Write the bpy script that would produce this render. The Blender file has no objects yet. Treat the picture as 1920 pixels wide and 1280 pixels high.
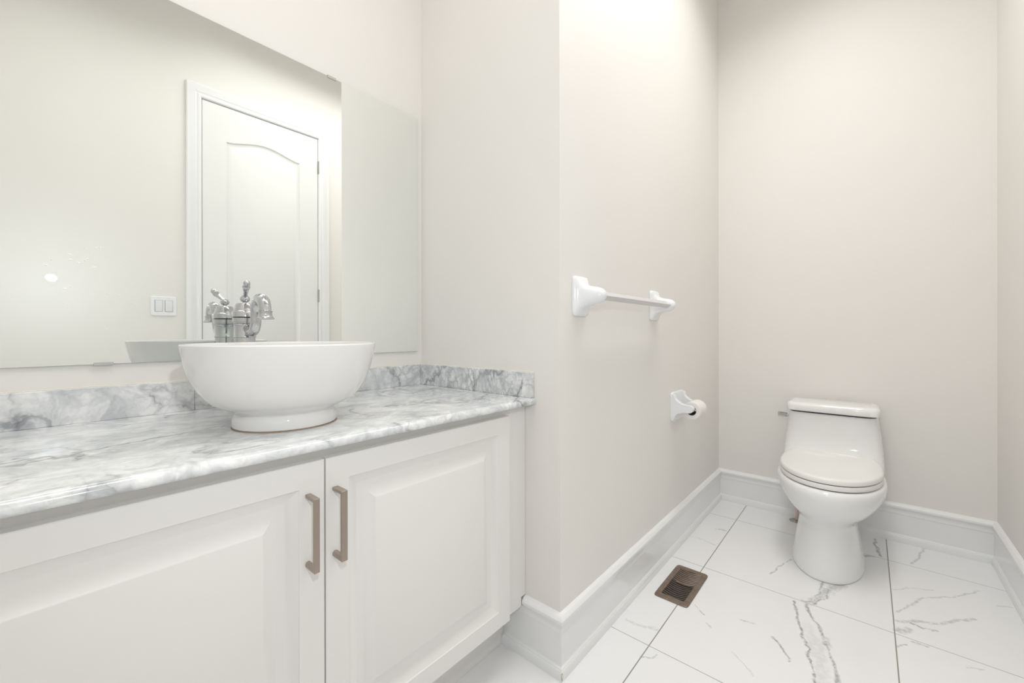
import bpy, bmesh, math, random
from mathutils import Vector, Matrix
random.seed(7)
PI = math.pi
SC = bpy.context.scene

# ------------------------------------------------------------------ camera, light, exposure
H = 1.02                                   # lens height
FPX = 774.65
cam = bpy.data.cameras.new('camera')
cam.sensor_width = 36.0
cam.lens = FPX / 1920 * 36.0
cam.shift_y = -(640 - 624.745) / 1920
cam.clip_start = 0.01
co = bpy.data.objects.new('camera', cam)
SC.collection.objects.link(co)
a = math.radians(40.672)
fw = Vector((math.cos(a), math.sin(a), 0)); rt = Vector((math.sin(a), -math.cos(a), 0)); up = Vector((0, 0, 1))
t = math.radians(-0.0346); fw, up = fw*math.cos(t)+up*math.sin(t), up*math.cos(t)-fw*math.sin(t)
t = math.radians(-0.0846); rt, up = rt*math.cos(t)+up*math.sin(t), up*math.cos(t)-rt*math.sin(t)
M = Matrix((rt, up, -fw)).transposed().to_4x4(); M.translation = (0, 0, H)
co.matrix_world = M
SC.camera = co

SC.view_settings.view_transform = 'Standard'
SC.view_settings.look = 'None'
SC.view_settings.gamma = 1.0
SC.view_settings.use_curve_mapping = False
SC.view_settings.exposure = 0.09
SC.cycles.max_bounces = 10
SC.cycles.diffuse_bounces = 8
SC.cycles.glossy_bounces = 6
SC.cycles.sample_clamp_indirect = 4.0
SC.cycles.use_denoising = True
SC.cycles.use_adaptive_sampling = True
SC.cycles.adaptive_threshold = 0.02
SC.cycles.use_guiding = False

w = bpy.data.worlds.new('world'); SC.world = w; w.use_nodes = True
w.node_tree.nodes['Background'].inputs[0].default_value = (0.9, 0.95, 1, 1)
w.node_tree.nodes['Background'].inputs[1].default_value = 0.3


def area(name, loc, sx, sy, power, color):
    l = bpy.data.lights.new(name, 'AREA'); l.shape = 'RECTANGLE'; l.size = sx; l.size_y = sy
    l.energy = power; l.color = color; l.spread = math.radians(152)
    o = bpy.data.objects.new(name, l); SC.collection.objects.link(o); o.location = loc
    return o


area('unseen_ceiling_light', (1.50, 0.14, 3.03), 1.5, 0.4, 13.2, (1.0, 0.980, 0.952))  # unseen light, stretched wide to even out the room
area('unseen_ceiling_light', (0.15, 0.55, 3.03), 0.6, 0.6, 6.4, (1.0, 0.980, 0.952))  # unseen light added over the vanity to brighten the return wall
# the photographer's flash beside the lens, aimed the way the camera looks
fl = bpy.data.lights.new('camera_flash', 'SPOT'); fl.energy = 9.0; fl.shadow_soft_size = 0.014; fl.color = (0.93, 0.97, 1.0)
fl.spot_size = math.radians(165); fl.spot_blend = 0.75
fo = bpy.data.objects.new('camera_flash', fl); SC.collection.objects.link(fo); fo.location = (0.06, 0.0, 1.265)
fo.rotation_euler = fw.to_track_quat('-Z', 'Y').to_euler()
fs = bpy.data.lights.new('flash_spill', 'POINT'); fs.energy = 2.0; fs.shadow_soft_size = 0.014; fs.color = (0.86, 0.94, 1.0)
fso = bpy.data.objects.new('flash_spill', fs); SC.collection.objects.link(fso); fso.location = (0.055, 0.0, 1.268)

# ------------------------------------------------------------------ room dimensions
YM = 1.364        # mirror wall
XS = 1.0272       # return wall beside the vanity
YT = 0.695        # towel rail wall
XB = 2.7695       # toilet wall
YR = -0.435       # door wall
XL = -0.277       # near wall, left end of the vanity
ZC = 3.06

# ------------------------------------------------------------------ materials


class NT:
    """small helper around a material's node tree"""
    def __init__(s, name, **kw):
        s.m = bpy.data.materials.new(name); s.m.use_nodes = True
        s.t = s.m.node_tree; s.b = s.t.nodes['Principled BSDF']
        for k, v in kw.items():
            k = k.replace('_', ' ')
            s.b.inputs[k].default_value = (*v, 1) if isinstance(v, tuple) and len(v) == 3 else v

    def n(s, typ, **kw):
        x = s.t.nodes.new(typ)
        for k, v in kw.items(): setattr(x, k, v)
        return x

    def l(s, a, b): s.t.links.new(a, b)

    def math(s, op, a, b=0.0, c=None, clamp=False):
        x = s.n('ShaderNodeMath', operation=op); x.use_clamp = clamp
        for i, v in enumerate((a, b, c)):
            if v is None: continue
            if hasattr(v, 'type'): s.l(v, x.inputs[i])
            else: x.inputs[i].default_value = v
        return x.outputs[0]

    def vmath(s, op, a, b=None, scale=None):
        x = s.n('ShaderNodeVectorMath', operation=op)
        for i, v in enumerate((a, b)):
            if v is None: continue
            if hasattr(v, 'type'): s.l(v, x.inputs[i])
            else: x.inputs[i].default_value = v
        if scale is not None: x.inputs['Scale'].default_value = scale
        return x.outputs['Value'] if op in ('LENGTH', 'DOT_PRODUCT', 'DISTANCE') else x.outputs[0]

    def noise(s, vec, scale, detail=4, rough=0.55, dist=0.0):
        x = s.n('ShaderNodeTexNoise'); x.inputs['Scale'].default_value = scale
        x.inputs['Detail'].default_value = detail; x.inputs['Roughness'].default_value = rough
        x.inputs['Distortion'].default_value = dist
        if vec is not None: s.l(vec, x.inputs['Vector'])
        return x

    def ramp(s, fac, stops):
        x = s.n('ShaderNodeValToRGB'); e = x.color_ramp.elements
        while len(e) < len(stops): e.new(0.5)
        for el, (p, c) in zip(e, stops):
            el.position = p; el.color = (*c, 1) if isinstance(c, tuple) else (c, c, c, 1)
        s.l(fac, x.inputs[0]); return x.outputs[0]

    def mix(s, fac, A, B, mode='MIX'):
        x = s.n('ShaderNodeMix', data_type='RGBA', blend_type=mode)
        for sock, v in ((x.inputs[0], fac), (x.inputs[6], A), (x.inputs[7], B)):
            if hasattr(v, 'type'): s.l(v, sock)
            else: sock.default_value = (*v, 1) if isinstance(v, tuple) else v
        return x.outputs[2]

    def bump(s, h, strength=0.1, dist=0.002):
        x = s.n('ShaderNodeBump'); x.inputs['Strength'].default_value = strength; x.inputs['Distance'].default_value = dist
        s.l(h, x.inputs['Height']); s.l(x.outputs[0], s.b.inputs['Normal'])


def paint(name, col, rough, bs=0.05, sc=260, var=0.012):
    k = NT(name, Base_Color=col, Roughness=rough)
    g = k.n('ShaderNodeTexCoord').outputs['Object']
    nz = k.noise(g, sc, 2); k.bump(nz.outputs[0], bs, 0.001)
    v = k.noise(g, 2.3, 2)
    k.l(k.mix(v.outputs[0], tuple(c*(1-var) for c in col), tuple(min(1, c*(1+var)) for c in col)), k.b.inputs['Base Color'])
    return k.m


M_wall = paint('cream_wall_paint', (0.80, 0.783, 0.757), 0.55, 0.12, 180)
M_ceil = paint('white_ceiling_paint', (0.84, 0.835, 0.82), 0.7)
M_trim = paint('white_trim_gloss', (0.83, 0.84, 0.85), 0.2, 0.02, 30)
M_cab = paint('white_cabinet_lacquer', (0.80, 0.79, 0.775), 0.34, 0.02, 40, 0.006)
M_door = paint('white_door_paint', (0.80, 0.805, 0.80), 0.38, 0.03, 90)
M_porc = NT('white_porcelain', Base_Color=(0.84, 0.845, 0.85), Roughness=0.06, Coat_Weight=0.3, Coat_Roughness=0.03).m
M_seat = NT('white_seat_plastic', Base_Color=(0.83, 0.825, 0.81), Roughness=0.22).m
M_basin = NT('white_basin_glaze', Base_Color=(0.79, 0.785, 0.775), Roughness=0.06, Coat_Weight=0.3, Coat_Roughness=0.03).m
M_ceram = NT('white_ceramic_fitting', Base_Color=(0.82, 0.84, 0.87), Roughness=0.1).m
M_acryl = NT('pale_bar_plastic', Base_Color=(0.74, 0.73, 0.74), Roughness=0.18, Transmission_Weight=0.15).m
M_chrome = NT('polished_chrome', Base_Color=(0.60, 0.61, 0.625), Metallic=1.0, Roughness=0.06).m
M_nickel = NT('brushed_nickel', Base_Color=(0.40, 0.34, 0.29), Metallic=0.75, Roughness=0.36).m
M_dark = NT('gap_shade', Base_Color=(0.03, 0.03, 0.03), Roughness=0.6).m  # near black, standing in for the shade inside gaps and openings
M_steel = NT('satin_steel', Base_Color=(0.45, 0.44, 0.42), Metallic=1.0, Roughness=0.32).m
M_mirror = NT('mirror_silver', Base_Color=(0.93, 0.955, 0.94), Metallic=1.0, Roughness=0.0).m
M_glass = NT('mirror_glass_edge', Base_Color=(0.16, 0.24, 0.22), Roughness=0.15).m
M_spot = NT('dried_water', Base_Color=(0.95, 0.95, 0.95), Roughness=0.4).m
M_paper = paint('toilet_paper', (0.82, 0.80, 0.78), 0.9, 0.2, 120)
M_card = NT('cardboard_core', Base_Color=(0.16, 0.145, 0.125), Roughness=0.9).m
M_seal = NT('aged_sealant', Base_Color=(0.33, 0.24, 0.16), Roughness=0.6).m
M_caulk = NT('cream_caulk', Base_Color=(0.80, 0.77, 0.71), Roughness=0.5).m
M_wood = NT('bare_wood_chip', Base_Color=(0.42, 0.29, 0.17), Roughness=0.8).m
M_plate = NT('white_switch_plastic', Base_Color=(0.84, 0.85, 0.87), Roughness=0.25).m
M_rock = NT('white_rocker_plastic', Base_Color=(0.78, 0.78, 0.82), Roughness=0.3).m
M_pipe = NT('pink_supply_pipe', Base_Color=(0.72, 0.58, 0.52), Roughness=0.4).m


def make_marble():
    k = NT('carrara_marble', Roughness=0.12)
    g = k.n('ShaderNodeTexCoord').outputs['Object']
    mp = k.n('ShaderNodeMapping'); mp.inputs['Rotation'].default_value = (0.3, 0.5, 0.6); mp.inputs['Scale'].default_value = (1.0, 1.35, 1.0)
    k.l(g, mp.inputs[0]); g0 = mp.outputs[0]
    wn = k.noise(g0, 5.0, 5, 0.6)
    off = k.vmath('SUBTRACT', wn.outputs['Color'], (0.5, 0.5, 0.5))
    off = k.vmath('SCALE', off, scale=0.16)
    g1 = k.vmath('ADD', g0, off)
    wn2 = k.noise(g1, 28.0, 4, 0.65)
    off2 = k.vmath('SCALE', k.vmath('SUBTRACT', wn2.outputs['Color'], (0.5, 0.5, 0.5)), scale=0.022)
    g2 = k.vmath('ADD', g1, off2)
    # soft grey clouds
    cl = k.noise(g1, 14.0, 5, 0.68, 0.5)
    c1 = k.ramp(cl.outputs[0], [(0.32, 0.0), (0.60, 1.0)])
    base = k.mix(c1, (0.50, 0.525, 0.55), (0.83, 0.84, 0.845))
    # pebble-like cells
    vo = k.n('ShaderNodeTexVoronoi', feature='DISTANCE_TO_EDGE'); vo.inputs['Scale'].default_value = 34; k.l(g2, vo.inputs['Vector'])
    cells = k.ramp(vo.outputs['Distance'], [(0.0, 1.0), (0.05, 0.6), (0.20, 0.0)])
    # the pebbly figure is stronger toward the right end of the slab
    sx = k.n('ShaderNodeSeparateXYZ'); k.l(g, sx.inputs[0])
    mr = k.n('ShaderNodeMapRange'); mr.inputs['From Min'].default_value = 0.15; mr.inputs['From Max'].default_value = 0.75
    mr.inputs['To Min'].default_value = 0.3; mr.inputs['To Max'].default_value = 1.0; k.l(sx.outputs[0], mr.inputs[0])
    msk = k.ramp(k.noise(g0, 7, 3).outputs[0], [(0.38, 0.25), (0.62, 1.0)])
    f = k.math('MULTIPLY', cells, mr.outputs[0]); f = k.math('MULTIPLY', f, msk)
    base = k.mix(f, base, (0.36, 0.385, 0.415))
    # long directional veins
    wv = k.n('ShaderNodeTexWave', wave_type='BANDS', bands_direction='DIAGONAL'); wv.inputs['Scale'].default_value = 2.4
    wv.inputs['Distortion'].default_value = 9; wv.inputs['Detail'].default_value = 5; wv.inputs['Detail Scale'].default_value = 1.7
    wv.inputs['Detail Roughness'].default_value = 0.62
    k.l(g1, wv.inputs['Vector'])
    v1 = k.ramp(wv.outputs['Fac'], [(0.0, 0.85), (0.055, 0.22), (0.2, 0.0)])
    m2 = k.ramp(k.noise(g0, 4.2, 3).outputs[0], [(0.42, 0.0), (0.60, 1.0)])
    base = k.mix(k.math('MULTIPLY', v1, m2), base, (0.27, 0.29, 0.315))
    # fine dark threads
    vo2 = k.n('ShaderNodeTexVoronoi', feature='DISTANCE_TO_EDGE'); vo2.inputs['Scale'].default_value = 5.5; k.l(g2, vo2.inputs['Vector'])
    th = k.ramp(vo2.outputs['Distance'], [(0.0, 0.9), (0.012, 0.4), (0.05, 0.0)])
    m3 = k.ramp(k.noise(g1, 6.0, 4).outputs[0], [(0.47, 0.0), (0.58, 1.0)])
    base = k.mix(k.math('MULTIPLY', th, m3), base, (0.17, 0.18, 0.20))
    k.l(base, k.b.inputs['Base Color'])
    return k.m


M_marble = make_marble()

# tile joints and veins of the floor, in metres
GX0, TX = 1.9077, 0.5957
GY0, TY = 0.5404, 0.6111
VEINS = [  # (points, half width, strength)
    ([(1.8906, .2135), (1.7924, .193), (1.7189, .1694), (1.6778, .161), (1.6389, .1426), (1.5955, .1429), (1.5389, .1242), (1.4862, .1162), (1.36, .10)], .0032, .9),
    ([(1.9031, .1776), (1.8275, .1519), (1.767, .1248), (1.7135, .1084), (1.6522, .0965), (1.6173, .0788), (1.5578, .0667), (1.45, .05)], .0045, .85),
    ([(2.1296, .0783), (2.0641, .1153), (1.9826, .135), (1.912, .1753)], .012, .55),
    ([(1.70, .136), (1.61, .117), (1.50, .098), (1.38, .082)], .016, .22),
    ([(1.76, .160), (1.66, .128)], .012, .14),
    ([(1.727, .112), (1.692, .104)], .009, .6),
    ([(2.1105, .1333), (2.0312, .1383), (1.9317, .1655), (1.912, .19)], .004, .7),
    ([(2.0641, .1153), (1.9826, .120), (1.912, .160)], .003, .9),
    ([(1.6186, .2358), (1.595, .2147), (1.567, .196), (1.534, .1857)], .003, .85),
    ([(2.0139, -.1012), (2.0114, -.1251), (2.0022, -.1441), (2.0144, -.1759)], .004, .75),
    ([(1.9936, -.0798), (2.048, -.1435), (2.0745, -.1928), (2.1374, -.2417), (2.1858, -.2896)], .005, .5),
    ([(2.0557, -.0823), (2.1769, -.1355), (2.2331, -.1608), (2.3109, -.2489), (2.4404, -.3402)], .003, .45),
    ([(2.2313, -.0802), (2.2944, -.1383), (2.327, -.2076)], .003, .3),
    ([(2.719, -.0288), (2.6233, -.0335), (2.5235, -.0457)], .005, .85),
    ([(2.7496, -.2035), (2.615, -.1732), (2.5253, -.1473)], .004, .5),
    ([(2.465, .0228), (2.5013, -.0156)], .007, .9),
    ([(2.2274, .2603), (2.1258, .2917), (2.0411, .3085)], .0026, .6),
    ([(1.8947, -.1141), (1.8975, -.1439)], .005, .6),
    ([(1.8359, -.0772), (1.862, -.0972)], .003, .6),
    ([(1.935, -.085), (1.9668, -.1027)], .009, .55),
    ([(1.8568, -.2363), (1.8814, -.2686)], .003, .4),
    ([(2.3445, -.3662), (2.369, -.4085)], .003, .5),
    ([(2.1542, .6723), (2.1608, .622), (2.1447, .5589)], .0022, .45),
    ([(2.3184, .5997), (2.3367, .5475)], .0035, .65),
    ([(1.3832, .6524), (1.3817, .5973), (1.3974, .5517)], .006, .3),
    ([(1.6239, .4938), (1.5872, .4509)], .0022, .55),
    ([(1.5454, .4269), (1.5296, .4107)], .003, .5),
    ([(1.6404, .3373), (1.6541, .2999)], .003, .45),
    ([(1.2488, .54), (1.2677, .5122), (1.2954, .5026)], .0028, .5),
    ([(1.4571, .3311), (1.398, .2536)], .002, .35),
]


def make_floor():
    k = NT('white_veined_tile', Roughness=0.2)
    g = k.n('ShaderNodeTexCoord').outputs['Object']
    nd = k.noise(g, 15, 4, 0.6)
    off = k.vmath('SCALE', k.vmath('SUBTRACT', nd.outputs['Color'], (.5, .5, .5)), scale=0.034)
    p = k.vmath('ADD', g, off)
    p = k.vmath('MULTIPLY', p, (1, 1, 0))
    wid = k.math('MULTIPLY_ADD', k.noise(g, 38, 3, 0.6).outputs[0], 2.6, -0.35)
    tot = None
    for pts, hw, st in VEINS:
        for (x0, y0), (x1, y1) in zip(pts, pts[1:]):
            d = Vector((x1-x0, y1-y0, 0)); L2 = d.length_squared
            pi = p
            if tot is not None:      # keeps the node order serial, adds nothing visible
                sc0 = k.n('ShaderNodeVectorMath', operation='SCALE'); sc0.inputs[0].default_value = (1e-7, 1e-7, 0); k.l(tot, sc0.inputs['Scale'])
                pi = k.vmath('ADD', p, sc0.outputs[0])
            pa = k.vmath('SUBTRACT', pi, (x0, y0, 0))
            h = k.math('MULTIPLY', k.vmath('DOT_PRODUCT', pa, tuple(d)), 1/L2, clamp=True)
            sc = k.n('ShaderNodeVectorMath', operation='SCALE'); sc.inputs[0].default_value = tuple(d); k.l(h, sc.inputs['Scale'])
            dist = k.vmath('LENGTH', k.vmath('SUBTRACT', pa, sc.outputs[0]))
            mr = k.n('ShaderNodeMapRange', interpolation_type='SMOOTHSTEP'); k.l(k.math('DIVIDE', dist, wid), mr.inputs[0])
            mr.inputs['From Min'].default_value = hw*0.3; mr.inputs['From Max'].default_value = hw*2.1
            mr.inputs['To Min'].default_value = st; mr.inputs['To Max'].default_value = 0
            o = mr.outputs[0]
            tot = o if tot is None else k.math('MAXIMUM', tot, o)
    brk = k.ramp(k.noise(g, 60, 4, 0.7).outputs[0], [(0.36, 0.12), (0.55, 1.0)])
    v = k.math('MULTIPLY', tot, brk)
    # the grey filling of the widest figure, between its two threads
    xyz = k.n('ShaderNodeSeparateXYZ'); k.l(g, xyz.inputs[0]); X, Y = xyz.outputs[0], xyz.outputs[1]
    faint = k.ramp(k.noise(g, 3.2, 6, 0.6, 0.6).outputs[0], [(0.55, 0.0), (0.75, 0.08)])
    col = k.mix(faint, (0.845, 0.85, 0.86), (0.60, 0.61, 0.63))
    col = k.mix(v, col, (0.33, 0.335, 0.345))
    # joints
    def joint(c, c0, step, hw):
        q = k.math('SUBTRACT', c, c0 - step*20); q = k.math('MODULO', q, step)
        q = k.math('MINIMUM', q, k.math('SUBTRACT', step, q))
        return k.math('LESS_THAN', q, hw)
    jx = joint(X, GX0, TX, 0.0011); jy = joint(Y, GY0, TY, 0.0017)
    col = k.mix(jx, col, (0.27, 0.265, 0.26))
    col = k.mix(jy, col, (0.30, 0.28, 0.25))
    k.l(col, k.b.inputs['Base Color'])
    j = k.math('MAXIMUM', jx, jy)
    k.l(k.math('MULTIPLY_ADD', j, 0.6, 0.2), k.b.inputs['Roughness'])
    k.bump(k.math('SUBTRACT', 1.0, j), 0.4, 0.0015)
    return k.m


M_floor = make_floor()


def make_bronze():
    k = NT('brown_vent_enamel', Roughness=0.42, Metallic=0.15)
    g = k.n('ShaderNodeTexCoord').outputs['Object']
    nz = k.noise(g, 45, 5, 0.65)
    k.l(k.ramp(nz.outputs[0], [(0.35, (0.165, 0.115, 0.088)), (0.7, (0.235, 0.18, 0.145))]), k.b.inputs['Base Color'])
    return k.m


M_bronze = make_bronze()

# ------------------------------------------------------------------ mesh helpers


def obj(name, bm, mat, parent=None, smooth=None, bevel=None, loc=None, **props):
    bmesh.ops.recalc_face_normals(bm, faces=bm.faces)
    me = bpy.data.meshes.new(name); bm.to_mesh(me); bm.free()
    for m in (mat if isinstance(mat, (list, tuple)) else [mat]): me.materials.append(m)
    if smooth is not None:
        for p in me.polygons: p.use_smooth = True
        if smooth < 180: me.set_sharp_from_angle(angle=math.radians(smooth))
    o = bpy.data.objects.new(name, me); SC.collection.objects.link(o)
    if loc: o.location = loc
    if parent: o.parent = parent
    if bevel:
        b = o.modifiers.new('bevel', 'BEVEL'); b.width = bevel; b.segments = 3; b.limit_method = 'ANGLE'
        b.angle_limit = math.radians(35); b.harden_normals = False
        for p in me.polygons: p.use_smooth = True
        me.set_sharp_from_angle(angle=math.radians(50))
    for k, v in props.items(): o[k] = v
    return o


def thing(name, loc, label, cat, group=None):
    o = bpy.data.objects.new(name, None); SC.collection.objects.link(o); o.location = loc
    o.empty_display_size = 0.05
    o['label'] = label; o['category'] = cat
    if group: o['group'] = group
    return o


def box(bm, x0, x1, y0, y1, z0, z1, mi=0):
    vs = [bm.verts.new(p) for p in ((x0, y0, z0), (x1, y0, z0), (x1, y1, z0), (x0, y1, z0), (x0, y0, z1), (x1, y0, z1), (x1, y1, z1), (x0, y1, z1))]
    for f in ((0, 3, 2, 1), (4, 5, 6, 7), (0, 1, 5, 4), (1, 2, 6, 5), (2, 3, 7, 6), (3, 0, 4, 7)):
        bm.faces.new([vs[i] for i in f]).material_index = mi
    return vs


def nb(*a):
    bm = bmesh.new()
    if a: box(bm, *a)
    return bm


def loft(bm, rings, cap0=True, cap1=True, closed=True):
    R = [[bm.verts.new(p) for p in r] for r in rings]
    n = len(R[0])
    for a_, b_ in zip(R, R[1:]):
        for i in range(n if closed else n-1):
            bm.faces.new((a_[i], a_[(i+1) % n], b_[(i+1) % n], b_[i]))
    if cap0: bm.faces.new(R[0][::-1])
    if cap1: bm.faces.new(R[-1])
    return R


def lathe(bm, prof, c=(0, 0, 0), n=64, axis='z', caps=True):
    """prof: (radius, height) pairs; radius 0 closes to a point"""
    rings = []
    for r, h in prof:
        r = max(r, 1e-4)
        ring = []
        for i in range(n):
            t = 2*PI*i/n; u, v = r*math.cos(t), r*math.sin(t)
            q = {'z': (u, v, h), 'x': (h, u, v), 'y': (u, h, v)}[axis]
            ring.append((c[0]+q[0], c[1]+q[1], c[2]+q[2]))
        rings.append(ring)
    loft(bm, rings, caps, caps)


def srect(hx, hz, n=48, e=4.0):
    pts = []
    for i in range(n):
        t = 2*PI*i/n; c, s = math.cos(t), math.sin(t)
        pts.append((hx*math.copysign(abs(c)**(2/e), c), hz*math.copysign(abs(s)**(2/e), s)))
    return pts


def tube(bm, pts, radii, n=24, cap=True):
    pts = [Vector(p) for p in pts]
    if not isinstance(radii, (list, tuple)): radii = [radii]*len(pts)
    rings = []; ref = None
    for i, p in enumerate(pts):
        d = (pts[min(i+1, len(pts)-1)] - pts[max(i-1, 0)]).normalized()
        if ref is None:
            ref = Vector((1, 0, 0)) if abs(d.x) < 0.9 else Vector((0, 1, 0))
        s = (ref - d*ref.dot(d)).normalized(); ref = s; u_ = d.cross(s)
        rings.append([p + (s*math.cos(2*PI*j/n)+u_*math.sin(2*PI*j/n))*radii[i] for j in range(n)])
    loft(bm, rings, cap, cap)


def spline(ctrl, per=8):
    """Catmull-Rom through tuples of any length"""
    out = []
    P = [ctrl[0]] + list(ctrl) + [ctrl[-1]]
    for i in range(1, len(P)-2):
        for j in range(per):
            t = j/per; q = []
            for a_, b_, c_, d_ in zip(P[i-1], P[i], P[i+1], P[i+2]):
                q.append(0.5*((2*b_) + (c_-a_)*t + (2*a_-5*b_+4*c_-d_)*t*t + (3*b_-a_-3*c_+d_)*t**3))
            out.append(tuple(q))
    out.append(tuple(ctrl[-1])); return out


def extrude_poly(bm, pts, axis, lo, hi):
    """prism of a 2-d polygon; axis names the extrusion axis, pts are the other two coordinates in xyz order"""
    def P(p, h):
        return {'x': (h, p[0], p[1]), 'y': (p[0], h, p[1]), 'z': (p[0], p[1], h)}[axis]
    loft(bm, [[P(p, lo) for p in pts], [P(p, hi) for p in pts]])


# ------------------------------------------------------------------ the room
T = 0.12
ST = dict(kind='structure')
obj('floor', nb(XL-T, XB+T, YR-T, YM+T, -0.1, 0.0), M_floor, **ST)
obj('ceiling', nb(XL-T, XB+T, YR-T, YM+T, ZC, ZC+0.1), M_ceil, **ST)
obj('wall_left', nb(XL-T, XS+T, YM, YM+T, 0, ZC), M_wall, **ST)                 # behind the mirror
# return wall and towel-rail wall meet in the outside corner: one boxed-out block split on the mitre
bm = bmesh.new(); extrude_poly(bm, [(XS, YT), (XS+T, YT+T), (XS+T, YM), (XS, YM)], 'z', 0, ZC); obj('wall_return', bm, M_wall, **ST)
bm = bmesh.new(); extrude_poly(bm, [(XS, YT), (XB, YT), (XB, YT+T), (XS+T, YT+T)], 'z', 0, ZC); obj('wall_inner', bm, M_wall, **ST)
obj('wall_back', nb(XB, XB+T, YR-T, YT+T, 0, ZC), M_wall, **ST)
obj('wall_near', nb(XL-T, XL, YR-T, YM, 0, ZC), M_wall, **ST)
# door wall with its opening
DX0, DX1, DZ = 0.698, 1.412, 2.484
bm = bmesh.new()
box(bm, XL, DX0-0.012, YR-T, YR, 0, ZC); box(bm, DX1+0.012, XB, YR-T, YR, 0, ZC); box(bm, DX0-0.012, DX1+0.012, YR-T, YR, DZ+0.012, ZC)
obj('wall_right', bm, M_wall, **ST)

# baseboards: profile (distance from the wall, height), mitred at the corners
BP = [(0, 0), (.020, 0), (.020, .0245), (.0185, .0285), (.0165, .0305), (.0165, .0330), (.0125, .0365), (.0115, .0385), (.0115, .1340), (.0135, .1355),
      (.0125, .1450), (.0125, .1530), (.0138, .1610), (.0138, .1630), (.0190, .1650), (.0190, .1735), (.0160, .1785), (.0105, .1835), (0, .1870)]


def baseboard(name, p0, p1, n, m0, m1, prof=BP):
    """run from p0 to p1 along the wall, n = direction into the room, m0/m1 = mitre (+1 outside corner, -1 inside, 0 square)"""
    p0, p1, n = Vector(p0), Vector(p1), Vector(n); d = (p1-p0).normalized()
    bm = bmesh.new(); rings = []
    for p, m, s in ((p0, m0, -1), (p1, m1, 1)):
        rings.append([(*(p + n*q + d*(s*m*q)), z) for q, z in prof])
    loft(bm, rings)
    return obj(name, bm, M_trim, smooth=22, **ST)


bb = baseboard('baseboard_inner', (XS, YT), (XB, YT), (0, -1), 1, -1)
baseboard('baseboard_back', (XB, YT), (XB, YR), (-1, 0), -1, -1)
baseboard('baseboard_right', (XB, YR), (DX1+0.085, YR), (0, 1), -1, 0)
baseboard('baseboard_door', (DX0-0.085, YR), (XL, YR), (0, 1), 0, -1)
baseboard('baseboard_near', (XL, YR), (XL, 0.82), (1, 0), -1, 0)
br = baseboard('baseboard_return', (XS, YT), (XS, 0.8272), (-1, 0), 1, 0)
low = [p for p in BP if p[1] < 0.15] + [(.0125, .157), (0, .157)]
baseboard('baseboard_recess', (XS, 0.8274), (XS, 0.911), (-1, 0), 0, 0, low)
# small chip of bare wood on the outside corner of the shoe
bm = bmesh.new()
cx, cy = XS-.0203, YT-.0203
v = [bm.verts.new(p) for p in ((cx+.0022, cy-.0002, .026), (cx-.0003, cy+.0005, .0285), (cx-.0004, cy+.0035, .020), (cx-.0003, cy+.0028, .010), (cx, cy-.0001, .0035), (cx+.0030, cy-.0003, .009), (cx+.0035, cy-.0002, .019))]
bm.faces.new(v)
obj('paint_chip', bm, M_wood, bb, label='bare brown wood chip on the shoe corner')

# ------------------------------------------------------------------ the door in the door wall (seen in the mirror)
door = bpy.data.objects.new('door_1', None); SC.collection.objects.link(door); door.location = ((DX0+DX1)/2, YR, 0); door['kind'] = 'structure'


def loc_in(parent, o):
    o.parent = parent; o.matrix_parent_inverse = parent.matrix_world.inverted(); return o


def child(name, bm, mat, parent, **kw):
    """mesh given in world coordinates, parented without moving"""
    L = Vector(parent.location) if parent.parent is None else Vector(parent.location) + Vector(parent.parent.location)
    bmesh.ops.translate(bm, verts=bm.verts, vec=-L)
    return obj(name, bm, mat, parent, **kw)


def arch_outline(x0, x1, z0, z1, rise, inset):
    """closed outline with a cathedral top: shoulders at z1, crown at z1+rise"""
    x0, x1, z0, z1 = x0+inset, x1-inset, z0+inset, z1-inset
    pts = [(x0, z0), (x1, z0)]
    N = 28
    for i in range(N+1):
        u_ = i/N; x = x1+(x0-x1)*u_
        s = math.sin(PI*u_); pts.append((x, z1 + rise*(0.5-0.5*math.cos(2*PI*u_))**0.85))
    return pts


def panel(bm, outline, y_face, sgn, prof):
    """moulded panel ring: prof = (inset, depth into the slab); outline(inset) -> points (x, z)"""
    rings = [[(x, y_face - sgn*d, z) for x, z in outline(ins)] for ins, d in prof]
    loft(bm, rings, False, True)


SF = YR + 0.002          # slab face, in the room
bm = bmesh.new()
holes = [(lambda i: arch_outline(DX0+.128, DX1-.128, .93, 2.262, .045, i)), (lambda i: [(DX0+.128+i, .22+i), (DX1-.128-i, .22+i), (DX1-.128-i, .78-i), (DX0+.128+i, .78-i)])]
outer = [bm.verts.new((x, SF, z)) for x, z in ((DX0, .008), (DX1, .008), (DX1, DZ), (DX0, DZ))]
edges = [bm.edges.new((outer[i], outer[(i+1) % 4])) for i in range(4)]
for h in holes:
    vs = [bm.verts.new((x, SF, z)) for x, z in h(0)]
    edges += [bm.edges.new((vs[i], vs[(i+1) % len(vs)])) for i in range(len(vs))]
bmesh.ops.triangle_fill(bm, use_beauty=True, use_dissolve=False, edges=edges)
for h in holes:
    panel(bm, h, SF, 1, [(0, 0), (.006, .006), (.016, .009), (.022, .009), (.040, .002), (.044, .001)])
bmesh.ops.remove_doubles(bm, verts=bm.verts, dist=1e-5)
bmesh.ops.recalc_face_normals(bm, faces=bm.faces)
ret = bmesh.ops.extrude_face_region(bm, geom=[e for e in bm.edges if e.is_boundary])
bmesh.ops.translate(bm, verts=[g for g in ret['geom'] if isinstance(g, bmesh.types.BMVert)], vec=(0, -0.036, 0))
be = [e for e in bm.edges if e.is_boundary]
bmesh.ops.contextual_create(bm, geom=be)
child('door_slab', bm, M_door, door, smooth=25)
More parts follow.
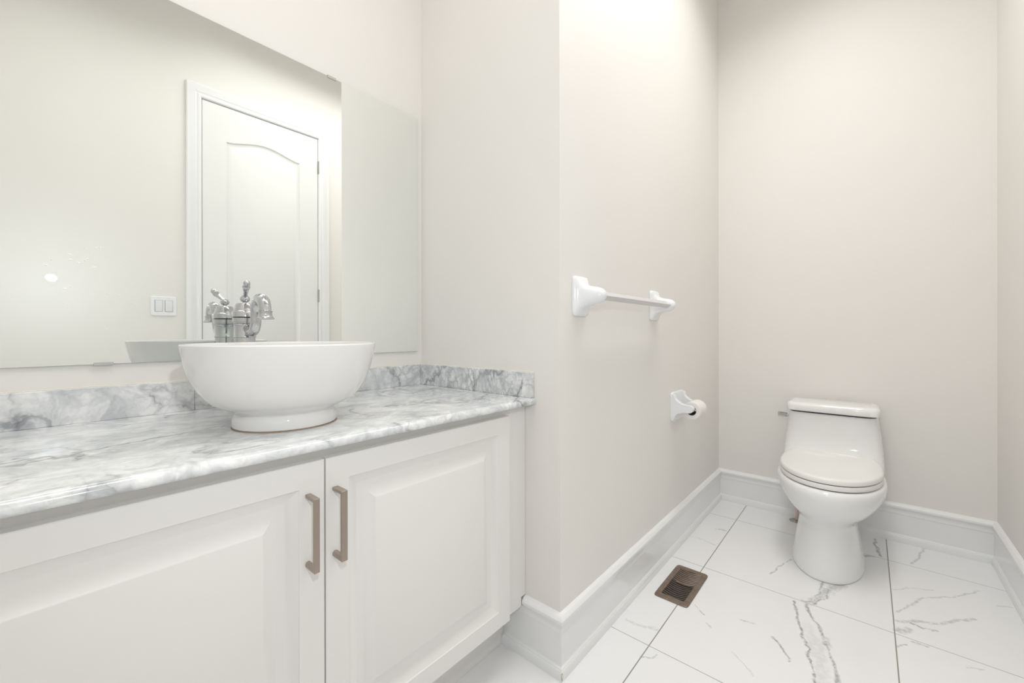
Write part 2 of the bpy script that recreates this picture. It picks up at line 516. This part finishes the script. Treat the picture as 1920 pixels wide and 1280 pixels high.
# jamb
bm = bmesh.new()
box(bm, DX0-.0115, DX0-.003, YR-T, YR+.004, 0, DZ+.011); box(bm, DX1+.003, DX1+.0115, YR-T, YR+.004, 0, DZ+.011); box(bm, DX0-.003, DX1+.003, YR-T, YR+.004, DZ+.003, DZ+.011)
child('jamb', bm, M_door, door)
bm = bmesh.new(); box(bm, DX0-.003, DX1+.003, YR-.052, YR-.042, 0, DZ+.003); child('stop_panel', bm, M_dark, door)
# casing: stepped profile (distance from the opening edge, projection)
CP = [(0, 0), (0, .010), (.005, .013), (.016, .013), (.020, .010), (.026, .010), (.034, .015), (.050, .017), (.060, .021), (.072, .021), (.077, .016), (.077, 0)]
i0, i1, iz = DX0-.006, DX1+.006, DZ+.006
bm = bmesh.new()
path = [((i0, 0), (-1, 0)), ((i0, iz), (-1, 1)), ((i1, iz), (1, 1)), ((i1, 0), (1, 0))]
loft(bm, [[(p[0]+m[0]*q, YR+h, p[1]+m[1]*q) for q, h in CP] for p, m in path])
child('casing', bm, M_trim, door, smooth=28)


def hinge(z, parent):
    bm = bmesh.new()
    for i in range(5):
        z0 = z-.043+i*.0173
        lathe(bm, [(.0055, z0), (.0055, z0+.0165)], (DX1+.0045, YR+.008, 0), 16)
    lathe(bm, [(.003, z-.047), (.0045, z-.045), (.003, z-.043)], (DX1+.0045, YR+.008, 0), 12)
    lathe(bm, [(.003, z+.043), (.0045, z+.045), (.003, z+.048)], (DX1+.0045, YR+.008, 0), 12)
    return child('hinge', bm, M_steel, parent, smooth=40)


for z in (2.272, 1.304, 0.30): hinge(z, door)
bm = bmesh.new(); lathe(bm, [(.030, YR+.002), (.030, YR+.006), (.012, YR+.010), (.011, YR+.028), (.022, YR+.036), (.026, YR+.046), (.022, YR+.056), (.008, YR+.060)], (DX0+.065, 0, .905), 40, 'y')
child('door_knob', bm, M_steel, door, smooth=45)

# light switch
lx0, lx1, lz0, lz1 = .452, .570, 1.126, 1.239
sw = thing('light_switch', ((lx0+lx1)/2, YR, (lz0+lz1)/2), 'white double rocker light switch plate beside the door, seen in the mirror', 'light switch')
bm = bmesh.new(); C2 = ((lx0+lx1)/2, (lz0+lz1)/2); hx, hz = (lx1-lx0)/2, (lz1-lz0)/2
loft(bm, [[(C2[0]+x*f, YR+h, C2[1]+z*g) for x, z in srect(hx, hz, 48, 14)] for h, f, g in ((0, 1, 1), (.003, 1, 1), (.0055, .97, .97))])
child('cover_plate', bm, M_plate, sw, smooth=30)
for cxs in (.487, .5335):
    bm = bmesh.new(); box(bm, cxs-.0185, cxs+.0185, YR+.0052, YR+.0060, 1.149, 1.217); child('rocker_frame', bm, M_steel, sw)
    bm = bmesh.new(); extrude_poly(bm, [(YR+.006, 1.1505), (YR+.0075, 1.1505), (YR+.0105, 1.183), (YR+.0085, 1.2155), (YR+.006, 1.2155)], 'x', cxs-.0165, cxs+.0165)
    child('rocker', bm, M_rock, sw, bevel=.0006)
    for zz in (1.1375, 1.2285):
        bm = bmesh.new(); lathe(bm, [(.0032, YR+.0054), (.0032, YR+.0062), (.001, YR+.0066)], (cxs, 0, zz), 16, 'y'); child('screw', bm, M_rock, sw)

# ------------------------------------------------------------------ mirror
MX0, MX1, MZ0, MZ1, MY = XL+.025, 1.0035, .949, 1.875, 1.358
mir = thing('wall_mirror', ((MX0+MX1)/2, YM, MZ0), 'large frameless wall mirror above the marble backsplash', 'mirror')
bm = bmesh.new(); box(bm, MX0, MX1, MY, YM-.0005, MZ0, MZ1)
for f in bm.faces: f.material_index = 1
bm.faces.ensure_lookup_table()
for f in bm.faces:
    if abs(f.calc_center_median().y-MY) < 1e-5: f.material_index = 0; front = f
r_in = bmesh.ops.inset_region(bm, faces=[front], thickness=.0016)
for f in r_in['faces']: f.material_index = 1
child('mirror_glass', bm, [M_mirror, M_glass], mir)
for x0, x1, top in ((.642, .671, 1), (.06, .089, 1), (.094, .127, 0), (.64, .673, 0)):
    bm = bmesh.new()
    if top: box(bm, x0, x1, MY-.002, YM-.0006, MZ1+.0002, MZ1+.003); box(bm, x0, x1, MY-.0022, MY-.0002, MZ1-.005, MZ1+.003)
    else: box(bm, x0, x1, MY-.003, YM-.0006, MZ0-.003, MZ0-.0002); box(bm, x0, x1, MY-.0025, MY-.0002, MZ0-.003, MZ0+.004)
    child('mirror_clip', bm, M_steel, mir)
for x, z, r in ((.0569, 1.1979, .0018), (.0577, 1.1866, .0021), (.0705, 1.1805, .0023), (.0957, 1.1738, .0024), (.0494, 1.12, .0026), (.0576, 1.1261, .0015), (.0218, 1.1702, .0020),
                (.0811, 1.216, .0014), (.1054, 1.2211, .0015), (.0526, 1.0779, .0010), (.029, 1.183, .0012), (.0845, 1.192, .0013), (.0805, 1.187, .0012), (.098, 1.2195, .0012), (.0895, 1.209, .001),
                (.148, 1.194, .0010), (.192, 1.141, .0010), (.192, 1.134, .0009), (.213, 1.134, .0008), (.113, 1.105, .0010), (.138, 1.114, .0009), (.160, 1.094, .0010), (.118, 1.034, .0011)):
    bm = bmesh.new(); s = r/.002
    lathe(bm, [(r, MY-.00015), (r*.8, MY-.0005), (r*.3, MY-.0007)], (x, 0, z), 12, 'y')
    bmesh.ops.scale(bm, vec=(1.25, 1, .85), verts=bm.verts, space=Matrix.Translation((-x, 0, -z)))
    child('water_spot', bm, M_spot, mir, smooth=60)

# ------------------------------------------------------------------ countertop with its upstands
ZT, ZB, YF = .8185, .798, .783
ct = thing('countertop', ((XL+XS)/2, (YF+YM)/2, ZB), 'polished grey white marble vanity countertop with low backsplash', 'countertop')
bm = bmesh.new()
# nosing profile: rounded upper edge, small step below
pf = [(YM-.001, ZB), (YF+.004, ZB), (YF+.001, ZB+.002), (YF, ZB+.005), (YF, ZB+.010), (YF+.0015, ZB+.0140), (YF+.005, ZB+.0180), (YF+.010, ZT-.0003), (YF+.014, ZT), (YM-.001, ZT)]
extrude_poly(bm, pf, 'x', XL+.001, XS-.0008)
child('marble_slab', bm, M_marble, ct, smooth=50)
BZ = .8965
bm = nb(XL+.021, .2805, 1.344, YM-.0008, ZT, BZ); child('backsplash', bm, M_marble, ct, bevel=.0012)
bm = nb(.2812, XS-.0202, 1.344, YM-.0008, ZT, BZ); child('backsplash', bm, M_marble, ct, bevel=.0012)
bm = nb(XS-.020, XS-.0008, .791, YM-.0008, ZT, BZ+.0015); child('side_splash', bm, M_marble, ct, bevel=.0015)
bm = nb(XL+.0008, XL+.0205, .791, YM-.0008, ZT, BZ+.0015); child('side_splash', bm, M_marble, ct, bevel=.0015)
bm = bmesh.new(); box(bm, XL+.021, XS-.004, YM-.006, YM-.0006, BZ-.001, BZ+.0025); box(bm, XS-.006, XS-.0006, .793, YM-.004, BZ, BZ+.0032)
child('caulk_bead', bm, M_caulk, ct, bevel=.001)

# ------------------------------------------------------------------ vanity cabinet
van = thing('vanity_cabinet', ((XL+XS)/2, 1.1, 0), 'white vanity cabinet with two raised panel doors under the marble top', 'cabinet')
CF = .8275       # carcass front
bm = bmesh.new(); box(bm, -.186, .938, CF, YM-.002, .160, ZB-.0005); child('carcass', bm, M_cab, van, bevel=.001)
bm = bmesh.new(); extrude_poly(bm, [(.9385, .160), (XS-.0215, .160), (XS-.0215, .1885), (XS-.001, .1885), (XS-.001, ZB-.0005), (.9385, ZB-.0005)], 'y', CF, CF+.018); child('filler_panel', bm, M_cab, van)
bm = nb(XL+.001, -.1865, CF, CF+.018, .160, ZB-.0005); child('filler_panel', bm, M_cab, van)
bm = nb(XL+.001, XS-.001, .9115, .926, 0.0005, .160); child('toe_kick', bm, M_cab, van)
YD = .8075


def cab_door(x0, x1, z0, z1):
    bm = bmesh.new()
    fr = .048
    f0 = lambda i: [(x0+i, z0+i), (x1-i, z0+i), (x1-i, z1-i), (x0+i, z1-i)]
    prof = [(0, .0185), (0, .0015), (.0015, 0), (fr-.0005, 0), (fr, .0004), (fr+.0008, .0022), (fr+.0195, .0118), (fr+.0215, .0122), (fr+.0235, .0122), (fr+.0375, .0122), (fr+.039, .0120), (fr+.060, .0012), (fr+.062, .0006)]
    rings = [[(x, YD+d, z) for x, z in f0(i)] for i, d in prof]
    loft(bm, rings)
    return child('cabinet_door', bm, M_cab, van, smooth=20)


ZD0, ZD1 = .1635, .7735
dR = cab_door(.3775, .9297, ZD0, ZD1)
dL = cab_door(-.1755, .3750, ZD0, ZD1)


def handle(x0, x1, z0, z1, dparent, lab):
    bm = bmesh.new()
    yo, yi = .7685, .7745          # outer and inner face of the bar
    xc, hw = (x0+x1)/2, (x1-x0)/2
    box(bm, x0, x1, yo, yi, z0, z1)
    for zz, s in ((z1, -1), (z0, 1)):    # posts: flat outside, rounded inside
        pts = [(-hw, 0), (hw, 0), (hw, s*.004)] + [(hw*math.cos(q), s*(.004+.0055*math.sin(q))) for q in [PI*i/10 for i in range(1, 10)]] + [(-hw, s*.004)]
        extrude_poly(bm, [(xc+a_, zz+b_) for a_, b_ in pts], 'y', yi-.0005, YD-.0003)
    L = van.location + dparent.location
    bmesh.ops.translate(bm, verts=bm.verts, vec=-L)
    return obj('door_handle', bm, M_nickel, dparent, bevel=.0009, label=lab)


handle(.3376, .3482, .5778, .7150, dL, 'brushed nickel bar handle')
handle(.3900, .4022, .5778, .7145, dR, 'brushed nickel bar handle')

# ------------------------------------------------------------------ vessel basin
BX, BY = .378, 1.0
bas = thing('vessel_sink', (BX, BY, ZT), 'round white vessel basin on a low foot ring, standing on the marble counter', 'sink')
po = [(.098, .0), (.103, .001), (.1045, .005), (.1040, .018), (.1015, .026), (.100, .031), (.106, .036), (.120, .0425), (.138, .053), (.154, .069), (.1665, .088), (.1765, .110), (.184, .134), (.189, .158), (.1912, .171), (.1918, .1755)]
po = spline(po, 4)
rim = [(.1918, .1765), (.1912, .1778), (.1895, .1786), (.187, .1786), (.1855, .1778)]
pi_ = spline([(.1848, .176), (.181, .156), (.175, .132), (.166, .107), (.153, .083), (.135, .064), (.110, .052), (.075, .046), (.040, .043), (.022, .041)], 4)
bm = bmesh.new(); lathe(bm, po+rim+pi_, (0, 0, .001), 96)
obj('basin', bm, M_basin, bas, smooth=60)
bm = bmesh.new(); lathe(bm, [(.020, .042), (.0225, .0445), (.020, .0465), (.012, .047), (.010, .0455)], (0, 0, .001), 40); obj('drain', bm, M_chrome, bas, smooth=50, label='chrome drain')
bm = bmesh.new(); lathe(bm, [(.1035, .0002), (.1056, .0002), (.1052, .0012), (.1042, .0018), (.1036, .0018), (.1035, .0002)], (0, 0, 0), 96, caps=False); obj('sealant_ring', bm, M_seal, bas, smooth=60, label='brown stained sealant ring')

# ------------------------------------------------------------------ faucet
FX, FY = .375, 1.269
fc = thing('faucet', (FX, FY, ZT), 'tall chrome single lever faucet with curved spout behind the basin', 'faucet')
Z = lambda z: z-ZT
bm = bmesh.new()
lathe(bm, [(.030, 0), (.030, .004), (.027, .008), (.0245, .012), (.0245, Z(1.0085)), (.0262, Z(1.010)), (.0262, Z(1.0120)), (.0252, Z(1.0135)), (.0252, Z(1.040)), (.0262, Z(1.0440)), (.0272, Z(1.0465)),
           (.0252, Z(1.0480)), (.0252, Z(1.0495)), (.0282, Z(1.0505)), (.0290, Z(1.0615))], n=64)
obj('body', bm, M_chrome, fc, smooth=35)
bm = bmesh.new()
lathe(bm, [(.0270, Z(1.0612)), (.0270, Z(1.0635))], n=48); obj('collar_gap_shade', bm, M_dark, fc)  # black ring in place of the shade in the joint
bm = bmesh.new()
lathe(bm, [(.0285, Z(1.0632)), (.0302, Z(1.0645)), (.0300, Z(1.0765)), (.0290, Z(1.0785)), (.0270, Z(1.0800)), (.0215, Z(1.0975)), (.0195, Z(1.1005)), (.0120, Z(1.1015)), (.0050, Z(1.1020))], n=64)
obj('cap', bm, M_chrome, fc, smooth=35)
# lever: neck, ball, flared stem towards the user, ringed tip
bm = bmesh.new()
lathe(bm, [(.006, Z(1.1010)), (.0050, Z(1.1040)), (.0095, Z(1.1065)), (.0117, Z(1.1105)), (.0120, Z(1.1135)), (.0100, Z(1.1185)), (.006, Z(1.1220))], n=40)
b0 = Vector((0, 0, Z(1.1150))); b1 = Vector((.3613-FX, 1.2087-FY, Z(1.1490))); dv = b1-b0
prof = [(0.0, .0045), (.12, .0045), (.16, .0048), (.45, .0062), (.70, .0078), (.72, .0088), (.78, .0090), (.80, .0070), (.84, .0058), (.87, .0066), (.93, .0078), (1.0, .0079), (1.06, .0066), (1.09, .0035), (1.10, .0006)]
tube(bm, [b0+dv*q for q, _ in prof], [r_ for _, r_ in prof], 28)
obj('lever', bm, M_chrome, fc, smooth=40)
sp = spline([(1.248, 1.0335, .0115), (1.232, 1.0270, .0120), (1.214, 1.0245, .0124), (1.198, 1.0300, .0124), (1.1885, 1.0450, .0124), (1.186, 1.0650, .0128), (1.181, 1.0850, .0136), (1.168, 1.1010, .0148), (1.150, 1.1055, .0152), (1.134, 1.0990, .0150), (1.1245, 1.0860, .0142), (1.1215, 1.0740, .0134)], 6)
bm = bmesh.new(); tube(bm, [(0, y-FY, Z(z)) for y, z, _ in sp], [r_ for *_, r_ in sp], 32)
spo = obj('spout', bm, M_chrome, fc, smooth=60)
bm = bmesh.new()
lathe(bm, [(.0080, Z(1.0580)), (.0120, Z(1.0555)), (.0185, Z(1.0545)), (.0198, Z(1.0560)), (.0198, Z(1.0575)), (.0165, Z(1.0610)), (.0150, Z(1.0655)), (.0148, Z(1.0720)), (.0158, Z(1.0735)), (.0158, Z(1.0755)), (.0135, Z(1.0770))], (0, 1.1205-FY, 0), 40)
obj('spout_nozzle', bm, M_chrome, fc, smooth=40)
bm = bmesh.new(); lathe(bm, [(.0085, Z(1.0572)), (.0119, Z(1.0553)), (.003, Z(1.0562))], (0, 1.1205-FY, 0), 30); obj('aerator', bm, M_dark, fc)

# ------------------------------------------------------------------ towel rail
tr = thing('towel_bar', (1.44, YT, 1.136), 'white towel bar with two ceramic posts on the cream wall', 'towel bar')


def post(x):
    secs = [(0, .0425, .0630, 9), (.006, .0425, .0630, 9), (.010, .0405, .0610, 8), (.0125, .0375, .0575, 7), (.016, .0350, .0500, 5), (.022, .0325, .0410, 4), (.031, .0300, .0345, 3.2), (.043, .0280, .0305, 2.8),
            (.056, .0262, .0278, 2.5), (.068, .0245, .0255, 2.3), (.078, .0215, .0220, 2.2), (.086, .0170, .0172, 2), (.091, .0115, .0115, 2), (.0935, .005, .005, 2)]
    bm = bmesh.new()
    loft(bm, [[(x+a_, YT-.0005-q, 1.136+b_) for a_, b_ in srect(hx_, hz_, 64, e)] for q, hx_, hz_, e in secs])
    return child('post', bm, M_ceram, tr, smooth=50)


post(1.138); post(1.7385)
bm = bmesh.new(); r_ = .0138; loft(bm, [[(x, .626+a_, 1.136+b_) for a_, b_ in ((0, r_), (r_, 0), (0, -r_), (-r_, 0))] for x in (1.145, 1.732)])
child('bar', bm, M_acryl, tr, bevel=.0009)

# ------------------------------------------------------------------ paper holder and roll
ph = thing('toilet_paper_holder', (2.022, YT, .673), 'white ceramic toilet paper holder low on the cream wall', 'toilet paper holder')
PX0, PX1 = 1.939, 2.105; pc = (PX0+PX1)/2; AY, AZ = .611, .672
bm = bmesh.new()
loft(bm, [[(pc+a_, YT-.0005-q, .6735+b_) for a_, b_ in srect(hx_, hz_, 64, 10)] for q, hx_, hz_ in ((0, .083, .0685), (.006, .083, .0685), (.009, .081, .0665), (.0105, .077, .0625))])
child('wall_plate', bm, M_ceram, ph, smooth=45)
for x0, x1, s in ((PX0+.001, PX0+.030, 1), (PX1-.030, PX1-.001, -1)):
    up_ = spline([(YT-.008, AZ+.064), (YT-.014, AZ+.058), (YT-.022, AZ+.040), (YT-.036, AZ+.028), (YT-.055, AZ+.0195), (AY, AZ+.0165)], 5)
    dn_ = spline([(AY, AZ-.0165), (YT-.055, AZ-.0180), (YT-.036, AZ-.024), (YT-.022, AZ-.036), (YT-.014, AZ-.054), (YT-.008, AZ-.063)], 5)
    nose = [(AY-.0165*math.sin(q), AZ+.0165*math.cos(q)) for q in [PI*i/14 for i in range(1, 14)]]
    bm = bmesh.new(); extrude_poly(bm, up_+nose+dn_, 'x', x0, x1)
    child('arm', bm, M_ceram, ph, bevel=.0045)
bm = bmesh.new(); lathe(bm, [(.0075, PX0+.028), (.0075, PX0+.036), (.011, PX0+.037), (.011, PX1-.037), (.0075, PX1-.036), (.0075, PX1-.028)], (0, AY, AZ), 28, 'x'); child('roller', bm, M_ceram, ph, smooth=35)
roll = thing('toilet_paper_roll', (pc, AY, AZ-.008), 'nearly used up white toilet paper roll on the ceramic holder', 'toilet paper')
rx0, rx1, rz = PX0+.034, PX1-.034, AZ-.0095
bm = bmesh.new(); lathe(bm, [(.0215, rx0), (.0385, rx0), (.0395, rx0+.001), (.0395, rx1-.001), (.0385, rx1), (.0215, rx1), (.0215, rx0)], (0, AY, rz), 56, 'x', caps=False); child('paper', bm, M_paper, roll, smooth=40)
bm = bmesh.new(); lathe(bm, [(.0213, rx0+.0006), (.0213, rx1-.0006), (.0203, rx1-.0006), (.0203, rx0+.0006), (.0213, rx0+.0006)], (0, AY, rz), 48, 'x', caps=False); child('cardboard_core', bm, M_card, roll, smooth=40)

# ------------------------------------------------------------------ toilet
TY_ = .135
tl = thing('toilet', (2.42, TY_, 0), 'white one piece toilet with closed lid against the back wall', 'toilet')


def sec(z, xf, xm, xb, hw, nf=2.0, nb_=2.4, n=72):
    ring = []
    for i in range(n):
        t = 2*PI*i/n; c, s = math.cos(t), math.sin(t)
        e = nf if c < 0 else nb_
        ax = (xm-xf) if c < 0 else (xb-xm)
        ring.append((xm+ax*math.copysign(abs(c)**(2/e), c), TY_+hw*math.copysign(abs(s)**(2/e), s), z))
    return ring


ctrl = [(0, 2.106, 2.36, 2.62, .1310, 2.1, .137), (.008, 2.104, 2.36, 2.62, .1320, 2.1, .137), (.05, 2.118, 2.36, 2.62, .1250, 2.1, .137), (.10, 2.136, 2.36, 2.62, .1160, 2.1, .137), (.15, 2.152, 2.36, 2.62, .1080, 2.1, .137),
        (.185, 2.160, 2.36, 2.62, .1040, 2.1, .136), (.208, 2.156, 2.36, 2.63, .1070, 2.1, .135), (.228, 2.138, 2.36, 2.65, .1200, 2.1, .134), (.256, 2.106, 2.36, 2.67, .1450, 2.1, .132), (.288, 2.078, 2.36, 2.69, .1680, 2.05, .131),
        (.320, 2.060, 2.36, 2.70, .1850, 2.0, .130), (.350, 2.052, 2.36, 2.70, .1945, 2.0, .130), (.370, 2.053, 2.36, 2.70, .1960, 2.0, .130), (.380, 2.058, 2.36, 2.70, .1930, 2.0, .130), (.3855, 2.068, 2.36, 2.70, .1850, 2.0, .130)]
bm = bmesh.new()
loft(bm, [[(x, y+yc-TY_, zz) for x, y, zz in sec(z, xf, xm, xb, hw, nf, 2.6)] for z, xf, xm, xb, hw, nf, yc in spline(ctrl, 3)])
# tank rising out of the deck
tk = [(.20, 2.56, 2.742, .100), (.26, 2.53, 2.745, .150), (.32, 2.505, 2.747, .188), (.365, 2.49, 2.748, .1965), (.395, 2.505, 2.748, .1970), (.42, 2.528, 2.748, .1965), (.46, 2.546, 2.748, .1935), (.52, 2.555, 2.748, .1875), (.58, 2.552, 2.748, .1800), (.616, 2.548, 2.748, .1752), (.6225, 2.550, 2.748, .1735)]
loft(bm, [sec(z, xf, (xf+xb)/2, xb, hw, 5.5, 9) for z, xf, xb, hw in spline(tk, 3)])
bmesh.ops.recalc_face_normals(bm, faces=bm.faces)
bmesh.ops.translate(bm, verts=bm.verts, vec=(-2.42, -TY_, 0))
body = obj('bowl_and_tank', bm, M_porc, tl, smooth=180)
rm = body.modifiers.new('remesh', 'REMESH'); rm.mode = 'VOXEL'; rm.voxel_size = .0045; rm.use_smooth_shade = True
sm = body.modifiers.new('smooth', 'CORRECTIVE_SMOOTH'); sm.smooth_type = 'SIMPLE'; sm.iterations = 1; body.modifiers.remove(sm)
sm = body.modifiers.new('smooth', 'SMOOTH'); sm.factor = .5; sm.iterations = 14

bm = bmesh.new()
lid = [(.6265, 2.531, 2.750, .1800, 8), (.630, 2.527, 2.751, .1825, 8), (.650, 2.527, 2.751, .1825, 8), (.658, 2.529, 2.750, .1808, 8), (.6635, 2.533, 2.746, .1770, 8), (.6665, 2.540, 2.741, .1705, 8), (.668, 2.552, 2.733, .1600, 8)]
loft(bm, [sec(z, xf, (xf+xb)/2, xb, hw, e, 8, 144) for z, xf, xb, hw, e in lid]); child('tank_lid', bm, M_porc, tl, smooth=50)
bm = bmesh.new(); loft(bm, [sec(z, 2.545, 2.65, 2.742, .172, 5.5, 9) for z in (.618, .6268)]); child('tank_gap_shade', bm, M_dark, tl)  # black slab painted as the shade under the tank lid


def seat_ring(z, ins):
    """plan of seat and lid: rounded front, straight back edge"""
    pts = []
    xf, xm, xb, hw, a2 = 2.074+ins, 2.345, 2.603-ins, .1840-ins, .295-ins
    TC = .130
    n = 60
    for i in range(n+1):      # front half from +y side round to -y side
        t = PI/2+PI*i/n; c, s = math.cos(t), math.sin(t)
        pts.append((xm+(xm-xf)*c, TC+hw*math.copysign(abs(s)**(2/2.15), s), z))
    back = []
    for i in range(1, 25):
        x = xm+(xb-xm)*i/24; q = min(.999, (x-xm)/a2)
        back.append((x, hw*(1-q**2.7)**(1/2.7)))
    pts += [(x, TC-h, z) for x, h in back] + [(x, TC+h, z) for x, h in back[::-1]]
    return pts


bm = bmesh.new(); loft(bm, [seat_ring(z, i) for z, i in ((.3885, .006), (.390, .002), (.396, .0), (.406, .0), (.4095, .002))]); child('seat', bm, M_seat, tl, smooth=50)
bm = bmesh.new(); loft(bm, [seat_ring(.409, .006), seat_ring(.413, .006)]); child('lid_gap_shade', bm, M_dark, tl)  # black slab painted as the shade between seat and lid
bm = bmesh.new(); loft(bm, [seat_ring(.3845, .010), seat_ring(.389, .010)]); child('seat_gap_shade', bm, M_dark, tl)  # black slab painted as the shade between seat and bowl
bm = bmesh.new(); loft(bm, [seat_ring(z, i) for z, i in ((.4122, .004), (.4135, .001), (.418, .0), (.428, .001), (.4325, .004), (.4345, .009), (.4355, .020), (.4360, .045))]); child('lid', bm, M_seat, tl, smooth=50)
for s in (-1, 1):
    bm = bmesh.new(); lathe(bm, [(.012, -.0), (.012, .03)], (2.598, TY_+s*.075-.015, .418), 24, 'y'); child('hinge_cap', bm, M_seat, tl, smooth=40)
# flush lever on the tank's left side
bm = bmesh.new(); lathe(bm, [(.0095, TY_+.170), (.0095, TY_+.186), (.0075, TY_+.190)], (2.60, 0, .588), 24, 'y')
fr = []
for q, hx_, hz_ in ((0, .0090, .0105), (.3, .0085, .0115), (.7, .0080, .0125), (.93, .0075, .0125), (1, .005, .0095)):
    p = Vector((2.600, TY_+.186, .588)).lerp(Vector((2.572, TY_+.222, .594)), q); fr.append([(p.x+a_, p.y, p.z+b_) for a_, b_ in srect(hx_, hz_, 24, 4)])
loft(bm, fr); child('flush_lever', bm, M_chrome, tl, smooth=40, label='chrome flush lever')

# water supply beside the toilet foot
su = thing('water_supply', (2.702, .2935, 0), 'small supply pipe with chrome floor flange behind the toilet foot', 'pipe')
bm = bmesh.new(); lathe(bm, [(.030, .0005), (.031, .002), (.026, .006), (.014, .009), (.009, .0105)], (2.702, .2935, 0), 36); child('floor_flange', bm, M_steel, su, smooth=50)
bm = bmesh.new(); tube(bm, spline([(2.702, .2890, .008), (2.702, .2890, .09), (2.700, .285, .14), (2.69, .272, .19), (2.68, .25, .23)], 6), .0085, 20); child('supply_pipe', bm, M_pipe, su, smooth=60)

# ------------------------------------------------------------------ floor register
VX0, VX1, VY0, VY1 = 1.579, 1.852, .5045, .6325
vt = thing('floor_vent', ((VX0+VX1)/2, (VY0+VY1)/2, 0), 'brown metal floor vent register set in the white tiles by the baseboard', 'vent')
vc = ((VX0+VX1)/2, (VY0+VY1)/2)
hx, hy = (VX1-VX0)/2, (VY1-VY0)/2; ix, iy = hx-.027, hy-.021


def rr(hx_, hy_, z, e=16, n=80):
    return [(vc[0]+a_, vc[1]+b_, z) for a_, b_ in srect(hx_, hy_, n, e)]


bm = bmesh.new()
loft(bm, [rr(hx, hy, .0003), rr(hx, hy, .0025), rr(hx-.0025, hy-.0025, .0048), rr(hx-.009, hy-.009, .0058, 18), rr(hx-.016, hy-.014, .0060, 20), rr(ix+.004, iy+.003, .0048, 24), rr(ix, iy, .0040, 30), rr(ix, iy, .0005, 30)], False, False)
child('vent_frame', bm, M_bronze, vt, smooth=35)
bm = bmesh.new(); loft(bm, [rr(ix+.001, iy+.001, .0002, 30), rr(ix+.001, iy+.001, .0008, 30)]); child('duct_shade_plate', bm, M_dark, vt)  # shallow black plate painted as the shade down the duct
# curved louvres: the half towards the camera leans open, the other half leans shut
bm = bmesh.new(); NL = 17
for i in range(NL):
    xc = vc[0]-ix + (i+.5)*2*ix/NL
    near = xc < vc[0]+.006
    hwid = .0013 if near else .0021
    rings = []
    for j in range(13):
        v_ = -iy + 2*iy*j/12
        bow = -.012*(1-(v_/iy)**2)
        x = xc+bow+.007; x = min(max(x, vc[0]-ix), vc[0]+ix)
        y = vc[1]+v_
        if near: q = [(x-hwid, y, .0052), (x+hwid, y, .0049), (x+hwid, y, .0036), (x-hwid, y, .0038)]
        else: q = [(x-hwid, y, .0032), (x+hwid, y, .0054), (x+hwid, y, .0049), (x-hwid, y, .0027)]
        rings.append(q)
    loft(bm, rings)
child('louvres', bm, M_bronze, vt, smooth=30)
bm = bmesh.new(); box(bm, vc[0]-.004, vc[0]+.004, vc[1]-.028, vc[1]+.022, .0045, .0075); child('damper_tab', bm, M_bronze, vt, bevel=.0008)
